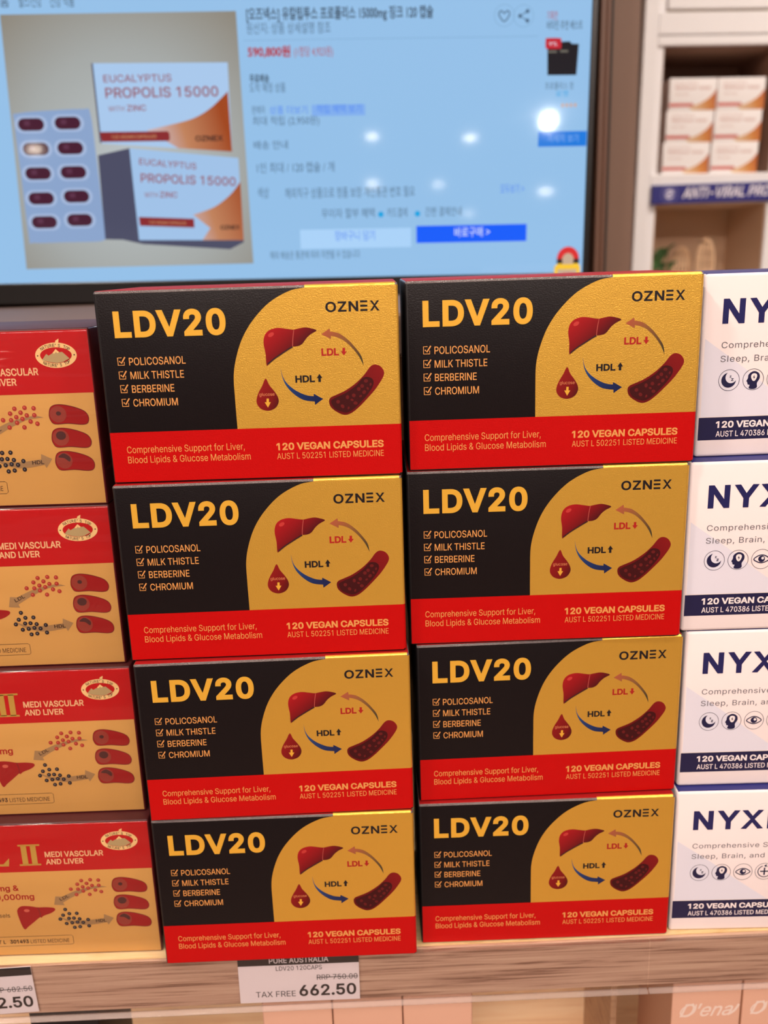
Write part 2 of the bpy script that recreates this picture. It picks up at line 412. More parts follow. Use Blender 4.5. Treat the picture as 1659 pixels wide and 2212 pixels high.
g = Geo(); g.rect(-SW*1000, 0, 0, SH*1000, s_page, .0); sp = g.build('screen', tv)
sp.location.y = -.0002
g = Geo()
g.poly([(-516.7, 226), (-312.4, 226.3), (-309.1, 13.9), (-519.8, 12.6)], s_img, .1)
g.poly([(-440, 40), (-410, 33), (-330, 27), (-317, 33), (-317, 40)], s_side, .15)
g.poly([(-440.6, 186.4), (-322.2, 185.5), (-322.9, 111.7), (-439.6, 120.5)], s_box, .2)
g.poly([(-442, 186.4), (-440.4, 186.4), (-439.4, 120.5), (-441, 121)], s_side, .2)
g.text('EUCALYPTUS', -432.6, 170.8, s_txt, .3, 60, 6, .008); g.text('PROPOLIS 15000', -432, 158, s_txt, .3, 100, 8.4, .012)
g.text('WITH', -430.5, 147, s_txt, .3, 14, 4.2); g.text('ZINC', -414, 147, s_txt, .3, 17, 5, .012)
g.poly(smooth([(-398.4, 131), (-377.4, 135.0), (-356.3, 140), (-339.7, 148.5), (-323.6, 162)], 5, False)+[(-322.9, 111.7), (-371, 115.4), (-386, 124)], s_sw, .25)
g.poly([(-440.1, 130.0), (-379.5, 129.8), (-378, 128), (-378, 123), (-379.5, 121.6), (-439.3, 121.8)], s_bar, .3); g.text('120 VEGAN CAPSULES', -430, 124.4, s_or, .4, 40, 2.6)
g.text('OZNEX', -355.2, 121, s_blk, .4, 25, 4.6, .02)
g.poly([(-443.7, 110.6), (-415.0, 116.1), (-413.4, 36.6), (-444.5, 37.9)], s_side, .3)
g.poly([(-415.0, 116.1), (-317.6, 106.3), (-317.0, 34.8), (-413.4, 36.6)], s_box2, .3)
g.text('EUCALYPTUS', -407.5, 102.2, s_txt, .4, 51.5, 5.4, .008, rot=-.1); g.text('PROPOLIS 15000', -407.3, 87, s_txt, .4, 86, 7.6, .012, rot=-.055)
g.text('WITH', -405, 74, s_txt, .4, 12, 4.2, rot=-.03); g.text('ZINC', -391, 73.6, s_txt, .4, 16, 5, .012, rot=-.03)
g.poly(smooth([(-362, 58), (-342.3, 64.4), (-326.8, 75.0), (-317, 86)], 5, False)+[(-317.0, 34.8), (-355, 35.5), (-347, 46)], s_sw, .35)
g.poly([(-411.8, 57.0), (-361.5, 54.5), (-361.6, 46.7), (-411.4, 49.2)], s_bar, .4); g.text('120 VEGAN CAPSULES', -403, 51, s_or, .5, 34, 2.3, rot=-.04)
g.text('OZNEX', -337.8, 44.5, s_blk, .5, 18, 3.8, .02)
g.poly(smooth([(-512, 146.5), (-482, 148.6), (-453, 149.3), (-447, 146), (-445.4, 110), (-444.2, 44), (-446, 37.5), (-452, 36), (-482, 36), (-511, 36), (-514.2, 40), (-514.6, 90), (-515.3, 140)], 3), s_blis, .3)
for i, (x, z) in enumerate([(-500.5, 137.2), (-467.9, 137.9), (-498.6, 116.7), (-467.8, 117.0), (-499.1, 96.0), (-467.3, 96.5), (-498.8, 74.6), (-466.7, 75.8), (-498.4, 53.9), (-466.0, 55.3)]):
    for rx, rz, mm, of in ((14.6, 7.2, s_cup, .4), (11.6, 5.2, s_pill, .5)):
        P = [(x+(rx-rz)*(1 if k < 8 else -1)+rz*math.cos(-math.pi/2+math.pi*(k % 8)/7+(0 if k < 8 else math.pi)), z+rz*math.sin(-math.pi/2+math.pi*(k % 8)/7+(0 if k < 8 else math.pi))) for k in range(16)]
        g.poly(P, mm, of)
    g.rect(x-6, z-1, x-1, z+3, s_pillhi, .55)
g.build('product_picture', sp)
g = Geo(); o = .2
def line(b, x, z, m_, wd, cap, bold=0.): g.text(b, x, z, m_, o, wd, cap, bold)
line('[오즈넥스] 유칼립투스 프로폴리스 15000mg 징크 120 캡슐', -303.5, 219.4, s_dark, 163.5, 6.0, .018)
line('원산지: 상품 상세설명 참조', -304, 208.6, s_grey, 73.8, 5.2)
g.build('heading_text', sp)
g = Geo(); g.rect(-306.7, 202.6, -47, 203.1, s_line, o); g.build('divider_line', sp)
g = Geo()
line('590,800원', -304, 189.8, s_red, 37.6, 5.6, .03); line('(1정당 4,923원)', -263.2, 190, s_red, 34.4, 4.6)
line('무료배송', -303.6, 169.1, s_dark, 17.3, 4.2, .02); line('도착 예정 상품', -304.1, 161.2, s_grey, 32, 4.5)
line('판매자', -303, 143.3, s_grey, 11.8, 4); line('상품 더보기', -287.2, 142.9, s_lblue, 33.7, 4)
g.rect(-249.4, 140.4, -201.5, 149.7, s_chip, o*.6); line('적립 혜택 보기', -245, 143.2, s_lblue, 40, 4.2)
line('최대 적립 (2,950원)', -302.9, 134, s_grey, 59.8, 4.2); line('배송 안내', -303, 113.8, s_grey, 30.7, 4.2)
line('1인 최대 / 120 캡슐 / 개', -301.2, 93.8, s_grey, 70.3, 5)
line('색상', -301.8, 72, s_grey, 10.3, 5.4); line('해외직구 상품으로 정품 보장 개인통관 번호 필요', -276.6, 71.4, s_grey, 119, 5.2)
g.build('offer_text', sp)
g = Geo()
line('무이자 할부 혜택', -243.8, 53.4, s_grey, 48.8, 4.8); line('카드결제', -183.4, 53.4, s_grey, 18.6, 4.6); line('간편 결제안내', -148, 53.6, s_grey, 33.5, 4.6)
g.build('option_text', sp)
g = Geo(); g.disc(-189.2, 55.3, 2.6, s_cyan, o); g.build('option_dot', sp)
g = Geo(); g.disc(-155.3, 55.3, 2.6, s_cyan, o); g.build('option_dot', sp)
g = Geo()
line('모두보기 >', -78.6, 72.2, s_lblue, 22, 4.8); line('해외 배송은 통관에 따라 지연될 수 있습니다', -293.2, 17.6, s_grey, 83.8, 4.2)
g.build('page_text', sp)
g = Geo(); g.ring(-77.3, 219.8, 8.8, .5, s_line, o)
g.stroke(smooth([(-77.3, 215), (-82, 220.5), (-80.2, 223.6), (-77.3, 221.6), (-74.4, 223.6), (-72.6, 220.5)], 4), 1.1, s_grey, o, True); g.build('heart_icon', sp)
g = Geo(); g.ring(-60.3, 219.2, 8.8, .5, s_line, o)
g.stroke([(-56.8, 223), (-63.4, 219.2), (-56.8, 215.4)], 1.0, s_grey, o)
for x, z in ((-56.8, 223), (-63.4, 219.2), (-56.8, 215.4)): g.disc(x, z, 1.7, s_grey, o)
g.build('share_icon', sp)
g = Geo()
line('기획전', -39.6, 216.3, s_red, 9.4, 4); line('비타민 추천 베스트', -39.4, 208.4, s_dark, 31.7, 4.2)
g.build('side_heading_text', sp)
g = Geo()
line('프로폴리스 정', -39.7, 159.8, s_grey, 25.4, 3.4); line('로켓', -29.9, 153.5, s_cyan, 11.5, 3); line('★★★★', -25, 144, s_or, 14.8, 3)
g.build('side_column_text', sp)
g = Geo()
line('홈', -515.6, 232.4, s_dark, 8, 5); line('헬스/건강', -499.7, 232.2, s_dark, 20, 5); line('건강 식품', -472.6, 232, s_dark, 21, 5)
g.build('menu_text', sp)
g = Geo()
g.poly([(-264.5, 43), (-161.4, 43), (-161.4, 26), (-264.5, 26)], s_btn, .15); g.text('장바구니 담기', -232.3, 35.4-2, s_lblue, .3, 37, 5); g.build('pale_button', sp)
g = Geo(); g.rect(-156.4, 29.3, -53.6, 44.5, s_blue, .15); g.text('바로구매 >', -120.9, 34.6, s_white, .3, 33, 5); g.build('blue_button', sp)
g = Geo(); g.rect(-44.8, 111.4, -.5, 124.2, s_blue2, .15); g.text('자세히 보기', -36, 115.4, s_chip, .3, 28, 4)
g.build('side_button', sp)
g = Geo()
g.poly([(-38.6, 197.6), (-18.5, 198.4), (-17, 196.4), (-10.5, 196.2), (-11.8, 170.9), (-37.8, 171.1)], s_blk, .15)
g.rect(-38, 189.4, -30, 191, s_gold, .25); g.rect(-27, 189.6, -20, 191.4, s_gold, .25)
g.poly(smooth([(-40.2, 200), (-38.8, 201.2), (-28, 201.1), (-26.3, 199.8), (-26.2, 194), (-27.6, 192.5), (-38.8, 192.6), (-40.1, 194)], 3), s_tag, .3); g.text('9%', -37, 195, s_white, .4, 7, 3)
g.build('related_item_picture', sp)

# energy label stuck on the lower right screen corner
el = thing('energy_label', 'red arched and yellow energy sticker on the lower right television corner', 'sticker', (.20171, .4462, .35913), TVROT)
m_er = mat('label_red', (206, 28, 36), .4); m_eg = mat('label_grey', (186, 176, 160), .4); m_ek = mat('label_black', (24, 18, 16), .4); m_ey = mat('label_yellow', (236, 206, 44), .4)
g = Geo(); P = [(-25+10.4-10.4*math.cos(math.pi*k/20), 12.3+11.2*math.sin(math.pi*k/20)) for k in range(21)]; g.poly(P, m_er, 0); g.rect(-25, 8, -4, 12.4, m_ek, 0)
g.build('star_arch', el)
g = Geo(); P = [(-14.6-5.4*math.cos(math.pi*k/16), 11.4+6.2*math.sin(math.pi*k/16)) for k in range(17)]; g.poly(P, m_eg, .1); g.rect(-19.6, 7.6, -9.6, 11.4, m_eg, .1); g.build('star_centre', el)
g = Geo(); g.poly([(-27.2, -9), (-27.2, 5.4), (-24, 8.2), (-5, 8.2), (-2.9, 5.4), (-2.9, -9)], m_ey, .05); g.rect(-24, -7, -6, 3, m_eg, .12); g.text('KWH', -19, -5, m_er, .2, 9, 5, .03); g.build('rating_panel', el)

# ------------------------------------------------------------------ white wall cabinet with niches
CABROT = (0, .012, 0); CAB = (.41063, 1.0, .34700)
cab = thing('display_cabinet', 'tall white display cabinet with open niches right of the television', 'cabinet', CAB, CABROT)
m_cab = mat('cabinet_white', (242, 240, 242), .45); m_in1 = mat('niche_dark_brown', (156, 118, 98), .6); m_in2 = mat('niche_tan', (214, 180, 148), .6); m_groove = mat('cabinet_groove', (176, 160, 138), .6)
BZ = -1.45
def cbox(g, x0, y0, z0, x1, y1, z1, m_, bev=.0015): g.box((x0/1000, y0/1000, z0/1000), (x1/1000, y1/1000, z1/1000), m_, bev)
g = Geo()
cbox(g, 0, 0, -900, 21, 160, 780, m_cab); cbox(g, 201, 0, -900, 232, 160, 780, m_cab); cbox(g, 411, 0, -900, 440, 160, 780, m_cab)
cbox(g, 21, 0, 318, 440, 160, 331, m_cab); cbox(g, 21, 0, 100, 440, 160, 143, m_cab); cbox(g, 21, 0, -60, 440, 160, -30, m_cab)
cbox(g, 21, 5, 105, 32, 160, 331, m_cab); cbox(g, 21, 5, -60, 32, 160, 100, m_cab)
g.build('frame', cab)
g = Geo(); cbox(g, 21, 6, 331, 440, 20, 780, m_cab); cbox(g, 21, 0, 332.5, 440, 8, 362, m_cab); cbox(g, 33, 0, 365.5, 440, 8, 780, m_cab); g.build('upper_panel', cab)
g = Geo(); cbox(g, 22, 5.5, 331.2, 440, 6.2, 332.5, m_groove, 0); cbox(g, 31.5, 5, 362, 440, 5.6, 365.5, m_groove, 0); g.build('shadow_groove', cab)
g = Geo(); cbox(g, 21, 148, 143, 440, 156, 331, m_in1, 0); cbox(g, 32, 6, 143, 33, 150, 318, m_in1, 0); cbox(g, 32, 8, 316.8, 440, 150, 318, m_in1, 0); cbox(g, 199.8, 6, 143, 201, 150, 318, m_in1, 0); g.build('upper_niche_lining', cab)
g = Geo(); cbox(g, 21, 148, -30, 440, 156, 100, m_in2, 0); cbox(g, 32, 6, -30, 33, 150, 100, m_in2, 0); cbox(g, 32, 8, 98.8, 440, 150, 100, m_in2, 0); cbox(g, 199.8, 6, -30, 201, 150, 99, m_in2, 0); g.build('lower_niche_lining', cab)
g = Geo(); cbox(g, 0, 0, -900, 440, 160, -60, m_cab); g.build('lower_panel', cab)
sg = thing('shelf_sign', 'navy shelf sign strip with round shield emblem and white italic capitals', 'sign', (CAB[0], CAB[1]-.006, CAB[2]), (0, -.004, 0))
m_sgn = mat('sign_navy', (44, 44, 126), .35); m_sgw = mat('sign_white', (232, 228, 240), .4); m_sgl = mat('sign_lilac', (120, 118, 176), .4)
g = Geo(); cbox(g, 24, 0, 99, 400, 5.5, 126.5, m_sgn, .0008); g.build('strip', sg)
g = Geo(); g.text('ANTI-VIRAL PROTECTION', 70.1, 106.2, m_sgw, .2, 205, 15.4, .02, .28); g.build('sign_lettering', sg)
g = Geo(); g.ring(50.7, 113, 12.2, .9, m_sgl, .2); g.poly(smooth([(50.7, 103.5), (43.5, 109), (43.2, 118), (50.7, 121.8), (58.2, 118), (57.9, 109)], 4), m_sgl, .25)
g.stroke(smooth([(46.5, 116.5), (51, 118), (55.5, 115.5), (50.5, 113), (46, 111), (50, 107.6), (55.5, 109.4)], 4, False), 2.0, m_sgw, .35); g.build('shield_emblem', sg)

# propolis cartons
m_pc = mat('propolis_white', (244, 240, 240), .5); m_pr = mat('propolis_red', (206, 92, 80), .5); m_pt = mat('propolis_text', (196, 150, 142), .5)
m_ps = grad_mat('propolis_swoosh', [(0, (226, 196, 160)), (.6, (206, 136, 64)), (1, (190, 96, 40))], (.034, 0, .006), (.071, 0, .018), .5)
def propolis(label, x, z):
    t = thing('propolis_carton', label, 'carton', (0, 0, 0), CABROT, 'small propolis cartons in the upper niche')
    carton_body('box_body', .0705, .05, .0444, .0008, m_pc, m_pc, m_pc, t)
    a = Geo(); a.poly(smooth([(36, 6.5), (46, 9.5), (56, 14.5), (64, 21), (70.2, 29)], 4, False)+[(70.2, .6), (36, .6), (30, 4)], m_ps, .1); a.build('amber_swoosh', t)
    a = Geo(); a.rect(.4, 5.6, 35, 10, m_pr, .15); a.disc(34.6, 7.8, 2.2, m_pr, .15); a.build('red_bar', t)
    a = Geo(); a.text('EUCALYPTUS', 8, 35, m_pt, .12, 33, 3.6); a.text('PROPOLIS 15000', 8, 28.6, m_pt, .12, 53, 4.2, .015); a.text('WITH ZINC', 9, 21, m_pt, .12, 20, 2.6); a.build('front_print', t)
    return t
def cabpt(x, y, z):
    a = CABROT[1]; x, z = x/1000, z/1000
    return (CAB[0]+x*math.cos(a)+z*math.sin(a), CAB[1]+y/1000, CAB[2]-x*math.sin(a)+z*math.cos(a))
first = None
for lb, x, z in [('small white and amber carton, top left of six in the niche', 45, 231.9), ('small white and amber carton, top right of six in the niche', 117.3, 231.9),
                 ('small white and amber carton, middle left of six in the niche', 42.8, 187.4), ('small white and amber carton, middle right of six in the niche', 115.6, 187.4),
                 ('small white and amber carton, bottom left of six in the niche', 40.2, 143.25), ('small white and amber carton, bottom right of six in the niche', 114, 143.25)]:
    if first is None: first = propolis(lb, x, z); t = first
    else: t = dup(first, 'propolis_carton', lb, 'small propolis cartons in the upper niche', (0, 0, 0), 0)
    t.rotation_euler = CABROT; t.location = cabpt(x, 10, z)

# plant and wicker ornaments in the lower niche
NZ = -30
m_leaf = mat('green_leaf', (62, 98, 48), .45); m_stem = mat('green_stem', (96, 116, 70), .6); m_pot = mat('white_pot', (224, 214, 202), .5)
pl = thing('potted_plant', 'small green leafy plant in the lower niche of the white cabinet', 'plant', cabpt(66, 60, NZ+.3), CABROT)
g = Geo(); g.lathe([(.0001, 0), (.012, 0), (.016, .026), (.0145, .026), (.013, .022), (.0001, .022)], m_pot); g.build('pot', pl, True)
def leaf(name, p, q, wd, tilt):
    p, q = Vector(p), Vector(q); d = q-p; n = 8; side = Vector((d.z, 0, -d.x)).normalized(); side = (side*math.cos(tilt)+Vector((0, 1, 0))*math.sin(tilt)); nr = side.cross(d).normalized(); g = Geo(); vs = []
    for i in range(n+1):
        t = i/n; wv = wd*(math.sin(math.pi*min(1, t*.9+.1))**.7)*(1 if t < 1 else 0.02); c = p+d*t-nr*.006*math.sin(math.pi*t)
        vs += [c-side*wv+nr*.002, c, c+side*wv+nr*.002]
    g.add(vs, [f for i in range(n) for f in ((3*i, 3*i+1, 3*i+4, 3*i+3), (3*i+1, 3*i+2, 3*i+5, 3*i+4))], m_leaf); o = g.build(name, pl, True)
    md = o.modifiers.new('thickness', 'SOLIDIFY'); md.thickness = .0006
LV = [((-.026, -.01, .044), (-.021, -.014, .068), .007, .3), ((-.014, -.012, .048), (.001, -.016, .066), .009, .2), ((-.02, -.015, .034), (-.014, -.02, .06), .012, .1), ((.003, -.01, .054), (.016, -.004, .073), .0045, .9), ((-.008, -.016, .032), (-.002, -.02, .044), .006, .3), ((.006, -.01, .032), (.018, -.012, .046), .005, .5), ((-.022, -.005, .028), (-.025, -.01, .042), .005, .2)]
g = Geo()
for p, q, wd, tl in LV: g.tube([(0, 0, .02), (p[0]*.4, p[1]*.5, p[2]*.7), p], .0008, m_stem, 6)
g.build('stems', pl, True)
for p, q, wd, tl in LV: leaf('leaf', p, q, wd, tl)
m_wick = mat('pale_wicker', (244, 208, 168), .6)
def wicker(name, label, x, y, z, rx, rz, nrib, nring, thick):
    t = thing(name, label, 'ornament', cabpt(x, y, NZ+.3), CABROT)
    a = Geo()
    for k in range(nrib):
        an = math.pi*k/nrib; a.tube([(rx*math.cos(th)*math.cos(an)/1000, rx*math.cos(th)*math.sin(an)*.6/1000, (rz+rz*math.sin(th))/1000) for th in [2*math.pi*j/28 for j in range(28)]], thick/1000, m_wick, 6, True)
    a.build('rib_cage', t, True)
    a = Geo()
    for k in range(1, nring+1):
        th = -math.pi/2+math.pi*k/(nring+1); a.tube([(rx*math.cos(th)*math.cos(p)/1000, rx*math.cos(th)*math.sin(p)*.6/1000, (rz+rz*math.sin(th))/1000) for p in [2*math.pi*j/24 for j in range(24)]], thick*.7/1000, m_wick, 6, True)
    a.build('hoops', t, True)
wicker('wicker_lantern', 'tall oval wicker lantern cage in the lower niche, right of the plant', 129, 45, 0, 14.5, 40, 5, 6, 1.1)
wicker('wicker_ball', 'round wicker ball behind the leafy plant and left of the tall cage', 101, 75, 0, 16.5, 34, 9, 8, 1.2)

# ------------------------------------------------------------------ shelf with wood edge and clear ticket rail
SX0, SX1, SZ = -.62, .62, -.001
m_top = wood_mat('pale_wood_top', (222, 190, 140), (236, 208, 162), (196, 160, 108), (12, 90, 90), .45)
m_fas = wood_mat('grey_brown_wood', (188, 152, 130), (206, 174, 150), (128, 92, 74), (9, 60, 420), .4)
shelf = thing('shelf', 'wooden shop shelf with grey-brown front edge under all the carton stacks', 'shelf', (0, 0, 0))
g = Geo(); g.box((SX0, .0, SZ-.018), (SX1, .34, SZ), m_top); g.build('board', shelf)
g = Geo(); g.box((SX0, -.002, -.0335), (SX1, -.0001, SZ-.0003), m_fas, .0004); g.build('front_edge', shelf)
m_film = film_mat('clear_rail_plastic', (.96, .95, .95), .035, .12)
m_lip = mat('milky_rail_lip', (210, 192, 186), .14, 0, .6, alpha=.32)
for a, b in ((SX0, .1413), (.1421, SX1)):
    g = Geo(); g.box((a, -.0046, -.0335), (b, -.0042, -.0012), m_film)
    rail = g.build('ticket_rail', shelf)
    g = Geo(); n = 10; P = [(-.0042-.0036*math.cos(math.pi*k/n-math.pi/2)*1.0, -.0343+.0012*math.sin(math.pi*k/n-math.pi/2)) for k in range(n+1)]
    vs = [(x, y, z) for x in (a, b) for y, z in P]; N = n+1
    g.add(vs, [(k, k+1, N+k+1, N+k) for k in range(n)]+[tuple(range(N))[::-1], tuple(N+k for k in range(N)), (n, 0, N, 2*N-1)], m_lip); g.build('rail_lip', rail, True)
    g = Geo(); g.box((a, -.0046, -.0019), (b, -.0022, -.0012), m_film); g.build('rail_top_edge', rail)

# price labels standing in the rail
m_lab = mat('label_paper', (236, 226, 230), .55); m_labk = mat('label_black_print', (32, 27, 28), .5); m_labw = mat('label_white_print', (220, 212, 214), .5)
def price_label(label, x, z, rot, wmm, hmm, rows, head):
    t = thing('price_label', label, 'price label', (x, -.0034, z), (0, rot, 0), 'price labels in the ticket rail')
    a = Geo(); a.box((0, 0, 0), (wmm/1000, .0004, hmm/1000), m_lab); a.build('paper', t)
    a = Geo(); a.rect(0, hmm-5.6, wmm, hmm, m_labk, .05); a.build('black_header', t)
    a = Geo()
    if head: a.text(head, 17.7, 26.6, m_labw, .12, 33.5, 3.6, .012)
    for b, px, bz, wd, cp, bo in rows: a.text(b, px, bz, m_labk, .1, wd, cp, bo)
    x0, x1, zz = (44, 67.4, 16.0) if head else (44.5, 67.0, 16.4); a.stroke([(x0, zz), (x1, zz-.1)], .45, m_labk, .15)
    a.build('label_print', t)
price_label('white price label reading 662.50 below the left black carton stack', -.0917, -.0320, .006, 68.2, 30.8,
            [('LDV20 120CAPS', 21.3, 21.5, 26, 2.9, .004), ('RRP 750.00', 44.2, 14.3, 23, 3.4, 0), ('662.50', 33.8, 3.5, 32.4, 7.6, .022), ('TAX FREE', 9.1, 3.7, 22.6, 3.8, 0)], 'PURE AUSTRALIA')
price_label('cut-off price label ending 2.50 at the lower left corner', -.2742, -.0330, -.03, 68.2, 30.8,
            [('RRP 682.50', 43.6, 14.6, 23.4, 3.4, 0), ('592.50', 33.6, 3.8, 32.4, 7.4, .022), ('TAX FREE', 9.1, 3.9, 22.6, 3.8, 0)], None)

# ------------------------------------------------------------------ lower shelf and what stands on it
m_lw = wood_mat('light_wood_back', (244, 212, 172), (250, 224, 188), (226, 186, 144), (8, 60, 160), .5)
low = thing('lower_shelf', 'light wooden lower shelf under the front edge, carrying the peach boxes', 'shelf', (0, 0, 0))
g = Geo(); g.box((SX0, .01, -.265), (SX1, .32, -.25), m_lw); g.build('board', low)
g = Geo(); g.box((SX0, .155, -.2499), (SX1, .165, -.0195), m_lw); bk = g.build('back_panel'); bk['label'] = 'light wood back panel seen through the gaps below the shelf edge'; bk['category'] = 'panel'
g = Geo(); g.box((.148, .085, -.2499), (.152, .1549, -.0195), wood_mat('divider_wood', (176, 140, 110), (190, 156, 124), (150, 112, 84))); dv = g.build('shelf_divider'); dv['label'] = 'upright wooden divider beside the peach boxes with white script'; dv['category'] = 'divider'
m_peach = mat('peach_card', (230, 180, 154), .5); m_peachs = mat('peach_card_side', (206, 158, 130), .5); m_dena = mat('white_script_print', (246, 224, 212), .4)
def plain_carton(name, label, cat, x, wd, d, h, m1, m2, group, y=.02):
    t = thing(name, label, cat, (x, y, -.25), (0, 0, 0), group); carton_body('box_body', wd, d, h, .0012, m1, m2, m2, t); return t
for i, (x, lb) in enumerate([(-.0838, 'plain peach card box, first of three right of the price label wood gap'), (-.0412, 'plain peach card box, middle one of three under the shelf edge'), (.0014, 'plain peach card box, third of three, beside the open wood gap')]):
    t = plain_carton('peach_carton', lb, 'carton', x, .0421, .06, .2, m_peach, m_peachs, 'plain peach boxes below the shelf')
for x, lb in [(.1660, 'peach box with white script lettering, nearer the wood gap'), (.2096, 'peach box with white script, cut by the lower right corner'), ]:
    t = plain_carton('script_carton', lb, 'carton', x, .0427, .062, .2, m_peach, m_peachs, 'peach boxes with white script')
    g = Geo(); g.text("D'ena", 5, 170.4, m_dena, .1, 33, 9.6, .01, .4); g.stroke(smooth([(36, 171.5), (39, 174), (41.4, 178.4)], 4, False), 1.6, m_dena, .12); g.stroke(smooth([(13.5, 180), (7.5, 177.5), (5.5, 173), (9, 170.6), (14, 174), (15, 179.6)], 4, False), .9, m_dena, .12); g.build('script_lettering', t)
t = plain_carton('black_carton', 'black box under the shelf edge near the lower left corner', 'carton', -.2235, .041, .06, .205, m_side, m_side, None)

# ------------------------------------------------------------------ black-gold-red capsule cartons
BW, BD, BH, BR = 140., 85., 90.1, 1.3
def liver_carton():
    t = thing('capsule_carton', 'x', 'carton', group='black, gold and red capsule cartons')
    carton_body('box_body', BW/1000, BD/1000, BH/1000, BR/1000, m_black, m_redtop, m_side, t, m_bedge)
    curve = smooth([(97.2, BH-BR), (89.88, 87.4), (80.64, 82.6), (72.96, 75.4), (67.48, 67.6), (63.9, 58.98), (61.9, 50.0), (61.7, 38.5), (61.8, 24.9)], 6, False)
    a = Geo(); a.poly(curve+[(BW-BR, 24.9), (BW-BR, BH-BR)], m_gold, .05); fold_strip(a, 97.2, BW-BR, BH/1000, BR/1000, m_gold, .05); side_strip(a, 24.9, BH-BR, BW/1000, BR/1000, m_gold, .05); a.build('gold_panel', t)
    a = Geo(); a.rect(BR*.6, BR*.7, BW-BR, 24.9, m_red, .05); side_strip(a, BR, 24.9, BW/1000, BR/1000, m_red, .05); a.build('red_band', t)
    a = Geo(); a.text('LDV20', 8.2, 68.9, m_goldink, .25, 51.8, 12.0, .033, spacing=1.08); o = a.build('title_lettering', t)
    md = o.modifiers.new('emboss', 'SOLIDIFY'); md.thickness = .0003; md.offset = -1
    a = Geo(); a.text('OZN', 106.4, 77.5, m_ink, .12, 15.2, 4.6, .022, spacing=1.08)
    for z in (77.5, 79.45, 81.4): a.rect(122.5, z, 125.8, z+.9, m_ink, .12)
    a.text('X', 126.9, 77.5, m_ink, .12, 4.5, 4.6, .022); a.build('maker_lettering', t)
    a = Geo()
    for b, x1, z in (('POLICOSANOL', 39.9, 56.3), ('MILK THISTLE', 38.6, 49.9), ('BERBERINE', 33.5, 43.55), ('CHROMIUM', 34.6, 37.1)):
        a.text(b, 13.5, z, m_paleink, .1, x1-13.5, 3.5, .006)
        zz = z+.2; a.stroke([(10.2, zz+3.4), (8.3, zz+3.4), (8.3, zz), (11.2, zz), (11.2, zz+1.5)], .38, m_paleink, .1); a.stroke([(9.0, zz+1.9), (9.9, zz+.9), (11.8, zz+3.7)], .62, m_paleink, .12)
    a.build('ingredient_list', t)
    a = Geo(); a.text('Comprehensive Support for Liver,', 8.1, 14.9, m_paleink, .1, 56.5, 3.25); a.text('Blood Lipids & Glucose Metabolism', 8.1, 10.0, m_paleink, .1, 59, 3.25)
    a.text('120 VEGAN CAPSULES', 79.8, 14.0, m_paleink, .1, 51.5, 3.5, .03); a.text('AUST L 502251 LISTED MEDICINE', 79.9, 9.7, m_paleink, .1, 51.3, 2.9); a.build('small_print', t)
    # liver
    LP = smooth([(77.6, 54.5), (77.5, 59.57), (76.89, 64.53), (77.73, 68.19), (80.16, 70.4), (83.93, 71.2), (87.64, 70.7), (90.94, 70.2), (93.45, 70.6), (96.8, 71.0), (100.1, 70.3), (101.81, 69.4), (99.16, 67.93), (96.99, 66.13), (94.99, 63.71), (93.06, 62.7), (90.9, 62.5), (90.1, 62.5), (87.95, 60.77), (84.06, 58.59), (81.46, 56.99), (78.6, 54.6)], 4)
    a = Geo(); a.poly(LP, m_liv, .12); a.stroke(smooth([(91.3, 70.1), (90.65, 66.3), (90.3, 62.6)], 4, False), .28, m_livl, .18); a.stroke(smooth([(90.3, 62.5), (87.5, 60.9), (83.8, 58.7), (81.4, 57.2), (78.2, 54.8)], 4, False), .7, m_livd, .16); a.disc(80.6, 68.2, 1.5, m_livh, .16, .9, rot=.5); a.build('liver_picture', t)
    # vessel
    VP = smooth([(106.1, 36.9), (107.0, 38.4), (108.95, 39.28), (114.15, 41.49), (119.37, 44.96), (123.31, 48.67), (125.96, 52.0), (128.11, 53.1), (130.64, 52.4), (132.29, 50.34), (132.46, 48.23), (130.9, 45.31), (127.81, 41.14), (123.4, 36.56), (119.87, 33.22), (116.35, 30.7), (112.89, 30.0), (109.1, 31.79), (106.62, 34.21)], 4)
    a = Geo(); a.poly(VP, m_ves, .12); a.poly(smooth([(107.0, 36.6), (108.92, 38.1), (114.12, 40.3), (119.35, 43.8), (122.42, 47.0), (124.99, 47.4), (127.1, 46.25), (127.3, 43.69), (125.0, 39.93), (121.5, 36.1), (118.0, 32.9), (114.64, 31.1), (111.65, 31.6), (108.5, 33.3)], 4), m_vesd, .17)
    for i, (x, z) in enumerate([(123.88, 45.6), (126.0, 43.94), (120.35, 41.97), (122.87, 40.41), (124.6, 42.07), (117.91, 39.05), (114.9, 38.3), (116.99, 36.94), (110.35, 36.3), (112.39, 34.06), (121.1, 38.6), (122.0, 43.3), (118.6, 35.4), (115.2, 33.2)]):
        a.disc(x, z, (1.0, .75, .9)[i % 3], m_cell, .22, (.8, .5, .9)[i % 3], 12, i*1.3)
    a.build('vessel_picture', t)
    a = Geo(); a.poly(smooth([(76.77, 48.2), (78.26, 45.15), (80.61, 41.93), (82.14, 38.92), (82.0, 36.36), (80.17, 34.06), (76.93, 33.08), (73.8, 34.02), (72.02, 36.2), (71.88, 38.76), (72.99, 41.7), (74.87, 44.82)], 4), m_drop, .12)
    a.text('glucose', 73.3, 40.1, m_dropt, .18, 7.2, 1.5); a.poly([(76.6, 38.85), (77.7, 38.82), (77.65, 37.12), (78.5, 37.1), (77.0, 34.6), (75.6, 37.15), (76.5, 37.15)], m_goldink, .18); a.build('droplet_picture', t)
